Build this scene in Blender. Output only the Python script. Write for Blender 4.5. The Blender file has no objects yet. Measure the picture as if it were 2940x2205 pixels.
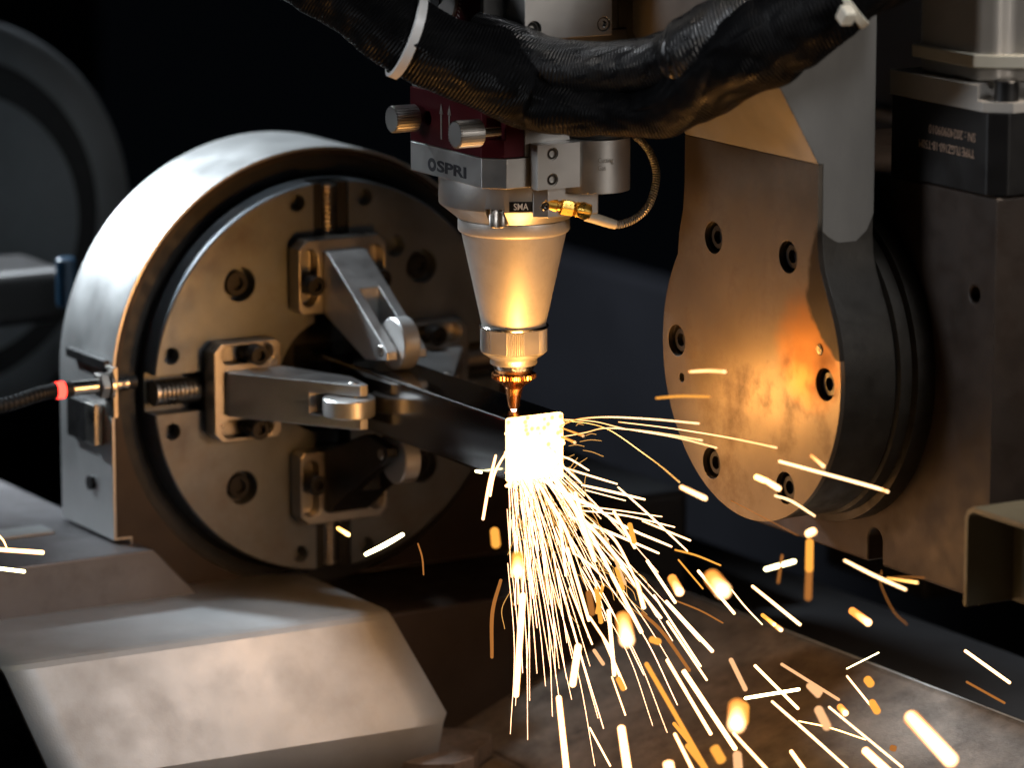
import bpy, bmesh, math, random
from mathutils import Vector, Matrix, noise
R=math.radians; PI=math.pi; rnd=random.Random(7)
S=0.001                                   # everything below is in millimetres, the scene in metres
scn=bpy.context.scene; C=scn.collection
# ------------------------------------------------------------------ camera
# machine axes: X = chuck axis (towards the free tube end), Y = across (away from the operator), Z = up; nozzle tip = origin
FPX=13000.; AZ=R(30.5); EL=math.atan(2600/FPX); D0=3514.
cB=Vector((math.cos(EL)*math.cos(AZ),-math.cos(EL)*math.sin(AZ),math.sin(EL)))
cR=Vector((math.sin(AZ),math.cos(AZ),0)); cU=cB.cross(cR)
def ray(px,py): return -cB+cR*((px-1470)/FPX)-cU*((py-1102.5)/FPX)
CAM=-ray(1475,1173)*D0
def on(px,py,ax,v):                       # photo pixel -> point on an axis plane (mm)
    d=ray(px,py); i='xyz'.index(ax); return CAM+d*((v-CAM[i])/d[i])
K=2940/2212
def dep(x,y,off=0): return CAM+ray(x*K,y*K)*(D0-off)   # point at a distance from the camera
PXMM=D0/FPX*K                              # mm per (2212 wide) photo pixel at the nozzle
cam=bpy.data.cameras.new('camera'); co=bpy.data.objects.new('camera',cam); C.objects.link(co)
co.matrix_world=Matrix.Translation(CAM*S)@Matrix((cR,cU,cB)).transposed().to_4x4()
cam.sensor_width=36; cam.lens=FPX/2940*36; cam.clip_start=.05; cam.clip_end=60
cam.dof.use_dof=True; cam.dof.focus_distance=3.445; cam.dof.aperture_fstop=4.2; cam.dof.aperture_blades=0
scn.camera=co
# ------------------------------------------------------------------ world, lamps, exposure
w=bpy.data.worlds.new('World'); scn.world=w; w.use_nodes=True
bg=w.node_tree.nodes['Background']; bg.inputs[0].default_value=(.55,.72,1,1); bg.inputs[1].default_value=.0015
def lamp(name,kind,loc,to,energy,col,size,size_y=None,spread=None):
    l=bpy.data.lights.new(name,kind); l.energy=energy; l.color=col
    o=bpy.data.objects.new(name,l); C.objects.link(o); o.location=Vector(loc)*S
    if kind=='AREA':
        l.shape='RECTANGLE'; l.size=size; l.size_y=size_y or size
        if spread: l.spread=spread
    else: l.shadow_soft_size=size
    if to is not None: o.rotation_euler=(Vector(to)-Vector(loc)).to_track_quat('-Z','Y').to_euler()
    return o
def spot(name,loc,to,energy,col,deg,size,blend=.6):
    o=lamp(name,'SPOT',loc,to,energy,col,size); o.data.spot_size=R(deg); o.data.spot_blend=blend; return o
spot('workshop_lamp',(-1700,-850,1250),(-390,-40,90),780,(.82,.92,1),12.5,.2,.45)
spot('side_lamp',(-500,-2300,700),(330,180,330),110,(.90,.94,1),19,.30)
spot('cover_fill',(1500,250,1500),(-140,-200,-240),125,(.93,.96,1),15,.25)  # added unseen spot, brightens only the sheet cover
spot('front_lamp',(2200,500,700),(170,100,270),56,(1,.92,.84),22,.35)
spot('jaw_fill',(-520,-220,1900),(-235,0,40),230,(.84,.93,1),6.5,.2,.5)  # added unseen spot that lifts the jaw tops
spot('rear_fill',(-1300,200,1500),(-915,-60,120),900,(.85,.93,1),17,.25)  # unseen spot added to brighten the far chuck
q_=on(1330*K,800*K,'y',1490); spot('wall_fill',(q_.x+150,500,1100),q_,60,(.8,.88,1),40,.25,1)  # unseen spot added so the navy wall shows
spot('gap_fill',(600,800,1500),(290,150,-280),110,(1,.84,.68),22,.2)  # added warm spot with no fixture, lifts the tray
lamp('cut_glow','POINT',(66,-22,4),None,1.4,(1,.44,.10),.02)
lamp('spray_glow','POINT',(130,-10,-120),None,.28,(1,.43,.10),.03)
scn.view_settings.view_transform='Standard'; scn.view_settings.look='None'; scn.view_settings.exposure=0; scn.view_settings.gamma=1
scn.cycles.use_denoising=True; scn.cycles.sample_clamp_indirect=3; scn.cycles.max_bounces=6
scn.cycles.use_light_tree=True; scn.cycles.caustics_reflective=False; scn.cycles.blur_glossy=1
# ------------------------------------------------------------------ materials
def mat(name,col,rough=.4,metal=1.,var=.25,vs=25,rv=.12,bump=.0,bs=900,dirt=0,dc=(.02,.017,.014),ds=12,aniso=None,spec=.5,streak=None):
    m=bpy.data.materials.new(name); m.use_nodes=True; nt=m.node_tree; N=nt.nodes; L=nt.links; b=N['Principled BSDF']
    b.inputs['Metallic'].default_value=metal; b.inputs['Roughness'].default_value=rough; b.inputs['Specular IOR Level'].default_value=spec
    tc=N.new('ShaderNodeTexCoord'); vec=tc.outputs['Object']
    if streak:
        mp=N.new('ShaderNodeMapping'); mp.inputs['Scale'].default_value=streak; L.new(vec,mp.inputs[0]); svec=mp.outputs[0]
    else: svec=vec
    n=N.new('ShaderNodeTexNoise'); n.inputs['Scale'].default_value=vs; n.inputs['Detail'].default_value=7; n.inputs['Roughness'].default_value=.62; L.new(svec,n.inputs['Vector'])
    r=N.new('ShaderNodeMapRange'); r.inputs[1].default_value=.3; r.inputs[2].default_value=.72; r.inputs[3].default_value=1-var; r.inputs[4].default_value=1+var*.6; L.new(n.outputs[0],r.inputs[0])
    mx=N.new('ShaderNodeVectorMath'); mx.operation='SCALE'; mx.inputs[0].default_value=col[:3]; L.new(r.outputs[0],mx.inputs['Scale'])
    out=mx.outputs[0]
    if dirt:
        n2=N.new('ShaderNodeTexNoise'); n2.inputs['Scale'].default_value=ds; n2.inputs['Detail'].default_value=9; n2.inputs['Roughness'].default_value=.7; L.new(vec,n2.inputs['Vector'])
        r2=N.new('ShaderNodeMapRange'); r2.inputs[1].default_value=.5; r2.inputs[2].default_value=.72; r2.inputs[3].default_value=0; r2.inputs[4].default_value=dirt; L.new(n2.outputs[0],r2.inputs[0])
        mi=N.new('ShaderNodeMix'); mi.data_type='RGBA'; L.new(r2.outputs[0],mi.inputs['Factor']); L.new(out,mi.inputs['A']); mi.inputs['B'].default_value=(*dc,1); out=mi.outputs['Result']
        rr=N.new('ShaderNodeMath'); rr.operation='MULTIPLY_ADD'; L.new(r2.outputs[0],rr.inputs[0]); rr.inputs[1].default_value=.25; rr.inputs[2].default_value=rough
    L.new(out,b.inputs['Base Color'])
    if rv:
        n3=N.new('ShaderNodeTexNoise'); n3.inputs['Scale'].default_value=vs*2.7; n3.inputs['Detail'].default_value=5; L.new(svec,n3.inputs['Vector'])
        r3=N.new('ShaderNodeMapRange'); r3.inputs[1].default_value=.3; r3.inputs[2].default_value=.7; r3.inputs[3].default_value=rough-rv; r3.inputs[4].default_value=rough+rv; L.new(n3.outputs[0],r3.inputs[0])
        o3=r3.outputs[0]
        if dirt:
            ad=N.new('ShaderNodeMath'); ad.operation='ADD'; L.new(o3,ad.inputs[0]); 
            sb=N.new('ShaderNodeMath'); sb.operation='SUBTRACT'; L.new(rr.outputs[0],sb.inputs[0]); sb.inputs[1].default_value=rough; L.new(sb.outputs[0],ad.inputs[1]); o3=ad.outputs[0]
        L.new(o3,b.inputs['Roughness'])
    if bump:
        n4=N.new('ShaderNodeTexNoise'); n4.inputs['Scale'].default_value=bs; n4.inputs['Detail'].default_value=4; L.new(vec,n4.inputs['Vector'])
        bp=N.new('ShaderNodeBump'); bp.inputs['Strength'].default_value=bump; bp.inputs['Distance'].default_value=.0004; L.new(n4.outputs[0],bp.inputs['Height']); L.new(bp.outputs[0],b.inputs['Normal'])
    return m
def emit(name,col,st,sample=False):
    m=bpy.data.materials.new(name); m.use_nodes=True; nt=m.node_tree; nt.nodes.clear()
    e=nt.nodes.new('ShaderNodeEmission'); e.inputs[0].default_value=(*col,1); e.inputs[1].default_value=st
    o=nt.nodes.new('ShaderNodeOutputMaterial'); nt.links.new(e.outputs[0],o.inputs[0])
    m.cycles.emission_sampling='AUTO' if sample else 'NONE'
    return m
M={}
M['alu']=mat('anodised_aluminium',(.55,.54,.52),.42,.9,.10,18,.05,.12,1500)
M['alu_dark']=mat('grey_anodised_aluminium',(.36,.37,.37),.5,.7,.12,20,.06,.25,1200)
M['cone']=mat('satin_aluminium',(.66,.63,.58),.48,.6,.07,14,.04,.12,1600,dirt=.25,ds=45,dc=(.2,.17,.14))
M['red']=mat('red_anodised_aluminium',(.085,.005,.010),.38,.55,.15,22,.06,.1,1400)
M['chrome']=mat('polished_steel',(.62,.60,.57),.16,1,.08,30,.04)
M['steel']=mat('machined_steel',(.46,.44,.41),.33,1,.2,16,.08,.1,900,dirt=.35,ds=14,dc=(.16,.13,.1))
M['disc']=mat('oily_machined_steel',(.185,.205,.225),.44,.72,.25,14,.10,.12,800,dirt=.55,ds=11,dc=(.14,.10,.075))
M['rim']=mat('ground_steel',(.66,.66,.65),.36,.8,.10,10,.06,.1,900,dirt=.2,ds=9,dc=(.35,.33,.3))
M['jaw']=mat('bright_milled_steel',(.52,.52,.52),.42,.85,.14,20,.08,.12,900)
M['black']=mat('black_oxide_steel',(.025,.024,.024),.38,.6,.3,30,.1,.15,900)
M['rubber']=mat('black_rubber',(.012,.012,.012),.55,0,.3,30,.1,.2,900)
M['darkhole']=mat('dark_bore',(.008,.008,.008),.7,0,.2,30,.05)
M['tube']=mat('cold_drawn_tube_steel',(.22,.215,.21),.13,1,.16,10,.04,.03,900,streak=(.15,1,1))
M['motor']=mat('silver_cast_motor_case',(.50,.47,.43),.45,.35,.12,18,.05,.15,1200)
M['copper']=mat('copper',(.85,.36,.13),.24,1,.12,60,.06)
M['brass']=mat('brass',(.72,.46,.10),.28,1,.15,60,.08)
M['plate']=mat('stained_steel_plate',(.15,.125,.098),.40,.75,.22,13,.03,.15,700,dirt=.8,ds=16,dc=(.06,.04,.025))
def stain_and_glow(m):                             # scorched oily streak down the right edge and the sparks' orange glow painted in beside it
    nt=m.node_tree; N=nt.nodes; L=nt.links; b=N['Principled BSDF']; src=b.inputs['Base Color'].links[0].from_socket
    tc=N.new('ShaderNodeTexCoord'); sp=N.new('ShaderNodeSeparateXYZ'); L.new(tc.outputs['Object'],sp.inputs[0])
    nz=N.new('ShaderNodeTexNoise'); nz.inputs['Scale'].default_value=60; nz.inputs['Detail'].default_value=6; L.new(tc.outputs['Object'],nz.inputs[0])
    def mth(op,a,b_=None,c=None):
        n=N.new('ShaderNodeMath'); n.operation=op
        for i,v in enumerate((a,b_,c)):
            if v is None: continue
            if isinstance(v,(int,float)): n.inputs[i].default_value=v
            else: L.new(v,n.inputs[i])
        return n.outputs[0]
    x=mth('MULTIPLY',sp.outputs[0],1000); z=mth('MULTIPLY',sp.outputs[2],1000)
    dz=mth('SUBTRACT',z,66); k=mth('MULTIPLY_ADD',mth('LESS_THAN',dz,0),.0145,.0045)
    xb=mth('MULTIPLY_ADD',mth('MULTIPLY',dz,dz),k,76)
    d=mth('SUBTRACT',x,xb); d=mth('MULTIPLY_ADD',nz.outputs[0],14,mth('SUBTRACT',d,7))
    r=N.new('ShaderNodeMapRange'); r.inputs[1].default_value=-1.5; r.inputs[2].default_value=3; L.new(d,r.inputs[0])
    r2=mth('MULTIPLY',r.outputs[0],mth('GREATER_THAN',z,20))
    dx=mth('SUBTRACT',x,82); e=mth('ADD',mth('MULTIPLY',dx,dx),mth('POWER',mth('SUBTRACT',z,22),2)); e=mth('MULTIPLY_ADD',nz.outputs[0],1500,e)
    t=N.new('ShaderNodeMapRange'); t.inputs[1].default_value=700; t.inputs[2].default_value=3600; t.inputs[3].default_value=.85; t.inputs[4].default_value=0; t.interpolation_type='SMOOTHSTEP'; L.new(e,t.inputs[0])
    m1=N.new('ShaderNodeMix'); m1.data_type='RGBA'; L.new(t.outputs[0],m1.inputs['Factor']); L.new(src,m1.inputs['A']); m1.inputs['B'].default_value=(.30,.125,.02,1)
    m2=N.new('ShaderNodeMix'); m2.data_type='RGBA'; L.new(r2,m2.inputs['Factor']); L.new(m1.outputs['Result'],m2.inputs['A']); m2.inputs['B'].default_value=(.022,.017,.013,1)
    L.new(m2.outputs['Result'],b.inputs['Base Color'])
stain_and_glow(M['plate'])
M['neck']=mat('grey_steel_plate',(.17,.165,.155),.58,.3,.25,12,.1,.18,700,dirt=.4,ds=16,dc=(.2,.19,.18),streak=(1,1,.4))
M['dark_cast']=mat('dark_oiled_cast_steel',(.035,.031,.026),.46,.5,.4,22,.12,.3,500,dirt=.5,ds=30,dc=(.012,.011,.01))
M['casting']=mat('dark_brown_casting',(.040,.027,.020),.5,.25,.3,18,.1,.3,600)
M['blackbox']=mat('black_anodised_box',(.012,.011,.011),.42,.3,.2,20,.06,.15,900)
M['ivory']=mat('ivory_nylon',(.70,.66,.55),.4,0,.06,40,.05)
M['white_nylon']=mat('white_nylon',(.80,.79,.77),.38,0,.04,40,.04)
M['cover']=mat('dull_sheet_steel',(.41,.43,.44),.55,.45,.16,8,.07,.3,600,dirt=.35,ds=10,dc=(.26,.23,.20))
M['tray']=mat('scorched_sheet_steel',(.20,.165,.135),.6,.2,.5,30,.10,1.0,260,dirt=.7,ds=22,dc=(.045,.03,.022))
M['slug']=mat('rusty_scrap_steel',(.22,.185,.165),.55,.5,.35,40,.1,.8,350,dirt=.6,ds=90,dc=(.04,.03,.025))
M['amber_slug']=mat('heat_tinted_scrap',(.42,.24,.09),.45,.7,.4,40,.1,.6,350,dirt=.7,ds=70,dc=(.05,.03,.02))
M['base']=mat('dark_painted_steel',(.15,.145,.15),.5,.4,.25,10,.08,.2,700,dirt=.5,ds=12,dc=(.05,.04,.035))
M['far']=mat('far_dull_steel',(.22,.235,.25),.5,.4,.2,8,.08)
M['navy']=mat('navy_painted_panel',(.068,.069,.080),.6,0,.25,5,.05)
M['cab']=mat('dark_blue_cabinet_paint',(.03,.037,.055),.5,0,.2,5,.05)
M['bar']=mat('blue_grey_painted_steel',(.022,.022,.024),.5,.2,.2,6,.05)
M['olive']=mat('olive_cabinet_paint',(.17,.16,.115),.5,.1,.15,15,.05,.1,900)
M['print_dark']=mat('dark_engraving',(.035,.035,.04),.5,.2,.1,30,.05)
M['print_grey']=mat('faint_engraving',(.28,.26,.23),.5,.5,.1,30,.05)
M['print_white']=mat('white_print',(.75,.73,.70),.5,0,.05,30,.05)
M['print_warm']=mat('laser_marking',(.50,.34,.24),.45,.2,.2,60,.05)
M['label_black']=mat('black_label',(.006,.006,.006),.35,0,.1,30,.05)
M['floor']=mat('dark_workshop_floor',(.022,.022,.026),.6,0,.3,4,.1)
M['blue']=mat('blue_plastic',(.006,.03,.06),.4,0,.1,30,.05)
M['led']=emit('red_led',(1,.03,.02),9)
def braided(name,col,rough,ku,kv,strength,spec):    # woven sleeve: ribs across the weave from the sweep's own UVs
    m=mat(name,col,rough,0,.4,35,.12); nt=m.node_tree; N=nt.nodes; L=nt.links; b=N['Principled BSDF']
    uv=N.new('ShaderNodeUVMap'); hs=[]
    for a,bb in ((ku,kv),(ku*.9,-kv)):
        mp=N.new('ShaderNodeVectorMath'); mp.operation='DOT_PRODUCT'; mp.inputs[1].default_value=(a,bb,0); L.new(uv.outputs[0],mp.inputs[0])
        s=N.new('ShaderNodeMath'); s.operation='SINE'; L.new(mp.outputs['Value'],s.inputs[0]); hs.append(s)
    mxn=N.new('ShaderNodeMath'); mxn.operation='MULTIPLY_ADD'; L.new(hs[1].outputs[0],mxn.inputs[0]); mxn.inputs[1].default_value=.35; L.new(hs[0].outputs[0],mxn.inputs[2])
    bp=N.new('ShaderNodeBump'); bp.inputs['Strength'].default_value=strength; bp.inputs['Distance'].default_value=.0008; L.new(mxn.outputs[0],bp.inputs['Height']); L.new(bp.outputs[0],b.inputs['Normal'])
    b.inputs['Specular IOR Level'].default_value=spec
    return m
M['sleeve']=braided('black_woven_sleeve',(.005,.005,.0055),.40,2.6,60,.65,.05)
M['sleeve2']=braided('glossy_black_woven_sleeve',(.008,.008,.009),.33,2.4,50,.8,.5)
M['hose']=braided('clear_braided_hose',(.62,.60,.56),.25,3.2,7,1.0,.8)
# ------------------------------------------------------------------ mesh helpers
class G:
    def __init__(s): s.b=bmesh.new(); s.uv=None
    def V(s,p): return s.b.verts.new(Vector(p)*S)
    def box(s,x0,x1,y0,y1,z0,z1):
        v=[s.V((x,y,z)) for z in (z0,z1) for y in (y0,y1) for x in (x0,x1)]
        for f in ((0,2,3,1),(4,5,7,6),(0,1,5,4),(2,6,7,3),(0,4,6,2),(1,3,7,5)): s.b.faces.new([v[i] for i in f])
        return s
    def prism(s,poly,ax,a0,a1):          # poly in the two other axes (cyclic order), extruded along ax
        def P(p,a): return {'x':(a,p[0],p[1]),'y':(p[0],a,p[1]),'z':(p[0],p[1],a)}[ax]
        A=[s.V(P(p,a0)) for p in poly]; B=[s.V(P(p,a1)) for p in poly]; n=len(poly)
        s.b.faces.new(A); s.b.faces.new(B[::-1])
        for i in range(n): s.b.faces.new((A[i],B[i],B[(i+1)%n],A[(i+1)%n]))
        return s
    def lathe(s,prof,c=(0,0,0),ax='z',n=64,closed=True,rib=None):   # prof: (r, a) along the axis
        rings=[]
        d=Vector(ax) if not isinstance(ax,str) else Vector({'x':(1,0,0),'y':(0,1,0),'z':(0,0,1)}[ax]); d.normalize()
        e1=d.cross(Vector((0,0,1)) if abs(d.z)<.9 else Vector((1,0,0))).normalized(); e2=d.cross(e1); c=Vector(c)
        for r,a in prof:
            if r<=1e-6: rings.append([s.V(c+d*a)]*n); continue
            rings.append([s.V(c+d*a+(e1*math.cos(2*PI*i/n)+e2*math.sin(2*PI*i/n))*(r*(rib(i) if rib else 1))) for i in range(n)])
        for k in range(len(rings)-1):
            A,B=rings[k],rings[k+1]
            for i in range(n):
                j=(i+1)%n; vs=[]
                for v in (A[i],A[j],B[j],B[i]):
                    if v not in vs: vs.append(v)
                if len(vs)>2: s.b.faces.new(vs)
        if closed:
            if prof[0][0]>1e-6: s.b.faces.new(rings[0][::-1])
            if prof[-1][0]>1e-6: s.b.faces.new(rings[-1])
        return s
    def cyl(s,c,ax,r,a0,a1,n=40,ch=0):
        pr=[(r,a0),(r,a1)] if not ch else [(r-ch,a0),(r,a0+ch),(r,a1-ch),(r-ch,a1)]
        return s.lathe(pr,c,ax,n)
    def sweep(s,pts,rad,n=12,cap=True,disp=None,uv=False):
        pts=[Vector(p) for p in pts]; m=len(pts); rad=rad if hasattr(rad,'__len__') else [rad]*m
        T=[(pts[min(i+1,m-1)]-pts[max(i-1,0)]).normalized() for i in range(m)]
        u=T[0].cross(Vector((.13,.2,.97))); u.normalize(); rings=[]; L=0; Ls=[]
        for i in range(m):
            if i: L+=(pts[i]-pts[i-1]).length
            Ls.append(L)
            u=(u-T[i]*u.dot(T[i])).normalized(); v=T[i].cross(u)
            ring=[]
            for k in range(n):
                a=2*PI*k/n; dd=u*math.cos(a)+v*math.sin(a); r=rad[i]
                if disp: r*=1+disp(pts[i]+dd*rad[i],Ls[-1],a)
                ring.append(s.V(pts[i]+dd*r))
            rings.append(ring)
        if uv and not s.uv: s.uv=s.b.loops.layers.uv.new('UVMap')
        for i in range(m-1):
            for k in range(n):
                j=(k+1)%n; f=s.b.faces.new((rings[i][k],rings[i][j],rings[i+1][j],rings[i+1][k]))
                if uv:
                    for lp,(q,t) in zip(f.loops,((Ls[i],k),(Ls[i],k+1),(Ls[i+1],k+1),(Ls[i+1],k))): lp[s.uv].uv=(q,t/n)
        if cap and rings:
            s.b.faces.new(rings[0][::-1]); s.b.faces.new(rings[-1])
        return s
    def rot(s,c,ax,deg):
        bmesh.ops.rotate(s.b,verts=s.b.verts,cent=Vector(c)*S,matrix=Matrix.Rotation(R(deg),3,ax)); return s
def cr(pts,n=8):                            # Catmull-Rom through points (any dimension)
    P=[Vector(p) for p in pts]; P=[2*P[0]-P[1]]+P+[2*P[-1]-P[-2]]; out=[]
    for i in range(1,len(P)-2):
        for k in range(n):
            t=k/n; a,b,c,d=P[i-1:i+3]
            out.append(.5*((2*b)+(c-a)*t+(2*a-5*b+4*c-d)*t*t+(3*b-a-3*c+d)*t**3))
    return out+[P[-2]]
def root(name,label,cat,loc,group=None):
    o=bpy.data.objects.new(name,None); C.objects.link(o); o.location=Vector(loc)*S; o.empty_display_size=.02
    o['label']=label; o['category']=cat
    if group: o['group']=group
    return o
def origin(o):
    p=Vector((0,0,0))
    while o: p+=o.location; o=o.parent
    return p
def obj(name,g,m,parent=None,bevel=0,seg=2,ang=35,label=None,kind=None,flat=False,base=None):
    me=bpy.data.meshes.new(name); b=g.b if isinstance(g,G) else g
    bmesh.ops.recalc_face_normals(b,faces=b.faces)
    off=origin(parent) if parent else (Vector(base)*S if base else Vector((0,0,0)))
    bmesh.ops.translate(b,verts=b.verts,vec=-off); b.to_mesh(me); b.free()
    o=bpy.data.objects.new(name,me); C.objects.link(o); me.materials.append(m)
    if parent: o.parent=parent
    else: o.location=off
    if not flat: me.shade_smooth(); me.set_sharp_from_angle(angle=R(ang))
    if bevel:
        mo=o.modifiers.new('bevel','BEVEL'); mo.width=bevel*S; mo.segments=seg; mo.limit_method='ANGLE'; mo.angle_limit=R(30); mo.harden_normals=True
    if label: o['label']=label
    if kind: o['kind']=kind
    return o
def tag(o,label,cat,group=None):
    o['label']=label; o['category']=cat
    if group: o['group']=group
    return o
def cut(o,g):                              # boolean difference, baked
    me=bpy.data.meshes.new('cutter'); bmesh.ops.recalc_face_normals(g.b,faces=g.b.faces)
    bmesh.ops.translate(g.b,verts=g.b.verts,vec=-origin(o)); g.b.to_mesh(me); g.b.free()
    c=bpy.data.objects.new('cutter',me); C.objects.link(c); c.location=origin(o)
    bev=[m for m in o.modifiers]; st=[(m.width,m.segments) for m in bev]
    for m in bev: o.modifiers.remove(m)
    mo=o.modifiers.new('cut','BOOLEAN'); mo.operation='DIFFERENCE'; mo.object=c; mo.solver='EXACT'; mo.use_self=True
    bpy.context.view_layer.update(); dg=bpy.context.evaluated_depsgraph_get()
    n=bpy.data.meshes.new_from_object(o.evaluated_get(dg)); old=o.data; o.modifiers.clear(); o.data=n; n.name=old.name
    bpy.data.objects.remove(c); bpy.data.meshes.remove(me)
    n.shade_smooth(); n.set_sharp_from_angle(angle=R(35))
    for wd,sg in st:
        mo=o.modifiers.new('bevel','BEVEL'); mo.width=wd; mo.segments=sg; mo.limit_method='ANGLE'; mo.angle_limit=R(30); mo.harden_normals=True
    return o
def text(name,s,m,parent,o3,xd,yd,wd,ht,thick=.15,bold=0,rows=1):   # text fitted to wd x ht with its corner at o3
    cu=bpy.data.curves.new('t','FONT'); cu.body=s; cu.extrude=.02; cu.offset=bold; cu.resolution_u=4
    t=bpy.data.objects.new('t',cu); C.objects.link(t); bpy.context.view_layer.update()
    me=bpy.data.meshes.new_from_object(t.evaluated_get(bpy.context.evaluated_depsgraph_get())); bpy.data.objects.remove(t)
    xs=[v.co.x for v in me.vertices]; ys=[v.co.y for v in me.vertices]; x0,x1,y0,y1=min(xs),max(xs),min(ys),max(ys)
    X=Vector(xd).normalized(); Y=Vector(yd).normalized(); Z=X.cross(Y); off=origin(parent)
    for v in me.vertices:
        p=Vector(o3)+X*((v.co.x-x0)/(x1-x0)*wd)+Y*((v.co.y-y0)/(y1-y0)*ht)+Z*(thick if v.co.z>0 else -.1)
        v.co=p*S-off
    me.materials.append(m); o=bpy.data.objects.new(name,me); C.objects.link(o); o.parent=parent; me.name=name
    return o
def socket(g,gh,c,ax,r,h,hex_r=None):      # cap screw head in g, dark hexagon socket in gh
    d=Vector(ax).normalized(); g.lathe([(r,0),(r,h-.12*r),(r*.9,h),(r*.55,h),(r*.52,h-.45*r),(0,h-.45*r)],c,d,28,closed=False)
    return g
def screw(name,c,ax,r,h,m,parent):
    g=G(); socket(g,None,c,ax,r,h); o=obj(name,g,m,parent); return o
# ------------------------------------------------------------------ setting
obj('floor',G().box(-4000,3000,-3000,4000,-920,-900),M['floor'],kind='structure',base=(0,0,-900))
wt=on(1320*K,590*K,'y',1500).z
obj('back_wall',G().box(on(1050*K,800*K,'y',1500).x,3000,1500,1540,-900,wt),M['navy'],kind='structure',base=(0,1500,-900))
obj('side_wall',G().box(-4040,-4000,-3000,1540,-900,2500),M['navy'],kind='structure',base=(-4000,0,-900))
# ------------------------------------------------------------------ cutting head
head=root('laser_cutting_head','silver and red laser cutting head with tapered cone and copper nozzle','cutting head',(0,0,0))
# cone, nut, nozzle
cone=obj('cone_housing',G().lathe([(0,150),(43,150.5),(43.2,149.5),(43.2,142),(42.4,140.6),(40.6,139.6),(40.4,138.4),(25.0,67.5),(24.6,66.3),(24.6,64)],n=96),M['cone'],head)
def nutrib(i,n=288):
    a=(i/n*360-3)%60
    return (25.2/26.5)/max(.2,math.cos(R(a-30)))*1.012 if 15<a<45 else 1-.016*(i%3==0)
g=G().lathe([(25.0,64.5),(26.6,66),(26.6,64.9)],n=288,closed=False)
g.lathe([(25.5,65.2),(26.5,64.4),(26.5,46.5),(24.2,44.6)],n=288,rib=nutrib)
nut=obj('lock_nut',g,M['alu'],head,ang=25)
obj('collar',G().lathe([(26.9,65.0),(27.2,65.8),(26.2,66.9),(24.5,66.9),(24.5,65)],n=72,closed=False),M['chrome'],nut)
obj('neck_ring',G().lathe([(24.6,45.2),(24.0,44.2),(18.6,40.6),(18.2,39.8),(18.2,36.4),(17.6,35.6),(10,35.6)],n=72),M['alu'],head)
obj('ceramic_seat',G().lathe([(17.2,35.8),(16.8,35.0),(14.2,29.2),(13.6,28.6)],n=72),M['chrome'],head)
noz=obj('nozzle',G().lathe([(16.4,28.3),(17.4,27.8),(17.4,24.8),(16.4,24.3)],n=144,rib=lambda i:1-.035*((i//2)%2)),M['copper'],head,ang=20)
obj('nozzle_tip',G().lathe([(15.6,24.6),(14.2,22.4),(8.6,18.6),(7.4,17.4),(6.9,16),(4.1,1.4),(3.6,0),(1.2,0),(1.2,4)],n=48,closed=False),M['copper'],noz)
# sensor ring
ring=obj('sensor_ring',G().lathe([(40,185),(57.2,185),(58,184.2),(58,163.6),(57.6,162.6),(45.0,152.4),(44.2,151.4),(40,151)],n=128),M['alu'],head)
def pol(deg,r,z): a=AZ+R(deg); return Vector((r*math.cos(-PI/2+R(90)-AZ+R(deg)),r*math.sin(-AZ+R(deg)),z))   # deg 0 faces the camera, + to the right
a=-14.5; p=pol(a,58,0)
g=G().box(44,66,-7.4,7.4,146,165.5); g.rot((0,0,0),'Z',math.degrees(-AZ)+a); cut(ring,g)
obj('adjusting_knob',G().lathe([(5.2,150.6),(6.2,151.4),(6.2,160),(5.4,161),(5.4,165)],pol(a,50.5,0),n=72,rib=lambda i:1-.05*(i%2)),M['steel'],head)
# label patch
g=G(); n=8; vs=[]
for i in range(n+1):
    d=-3.4+17.6*i/n
    vs.append([g.V(pol(d,r,z)) for r,z in ((58.02,163.9),(58.45,163.9),(58.45,171.6),(58.02,171.6))])
for i in range(n):
    for k in range(3): g.b.faces.new((vs[i][k],vs[i+1][k],vs[i+1][k+1],vs[i][k+1]))
g.b.faces.new(vs[0]); g.b.faces.new(vs[-1])
lab=obj('label',g,M['label_black'],head)
d0=5.4; p=pol(d0,58.62,0); X=(pol(d0+1,58,0)-pol(d0-1,58,0)).normalized()
text('lettering','SMA',M['print_white'],lab,p-X*5.6+Vector((0,0,165.3)),X,(0,0,1),11.2,5.2,.08,.012)
# side block with plug
obj('connector_block',G().prism([(30,0),(57,-17),(66,-9),(66,36),(20,50)],'z',159.5,184),M['brass'] if 0 else M['alu'],head,1)
# main body
body=obj('body',G().prism([(-55,-60),(54,-60),(67.5,-46),(67.5,60),(-55,60)],'z',184.8,207.6),M['alu'],head,.6)
obj('upper_body',G().prism([(-54,-30),(64,-30),(67.2,-30),(67.2,60),(-54,60)],'z',208.1,300),M['alu'],head,.6)
red=obj('adjustment_block',G().prism([(-55,-60.2),(54,-60.2),(66.3,-47.4),(66.3,-29.9),(-55,-29.9)],'z',208.2,250),M['red'],head,.5)
cut(red,G().box(57,80,-62,-46,222,238.5).cyl((-27.7,-60.2,228.4),'y',5.6,-3,7,32))
obj('socket_screw',G().lathe([(5.0,0),(5.0,3.6),(4.6,4),(2.6,4),(2.5,1.5),(0,1.5)],(-27.7,-52,228.4),(0,-1,0),28,closed=False),M['black'],red)
obj('top_strip',G().prism([(-54,-59),(54,-59),(66,-46),(66,-30),(-54,-30)],'z',250.2,262),M['alu_dark'],head,.5)
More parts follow.
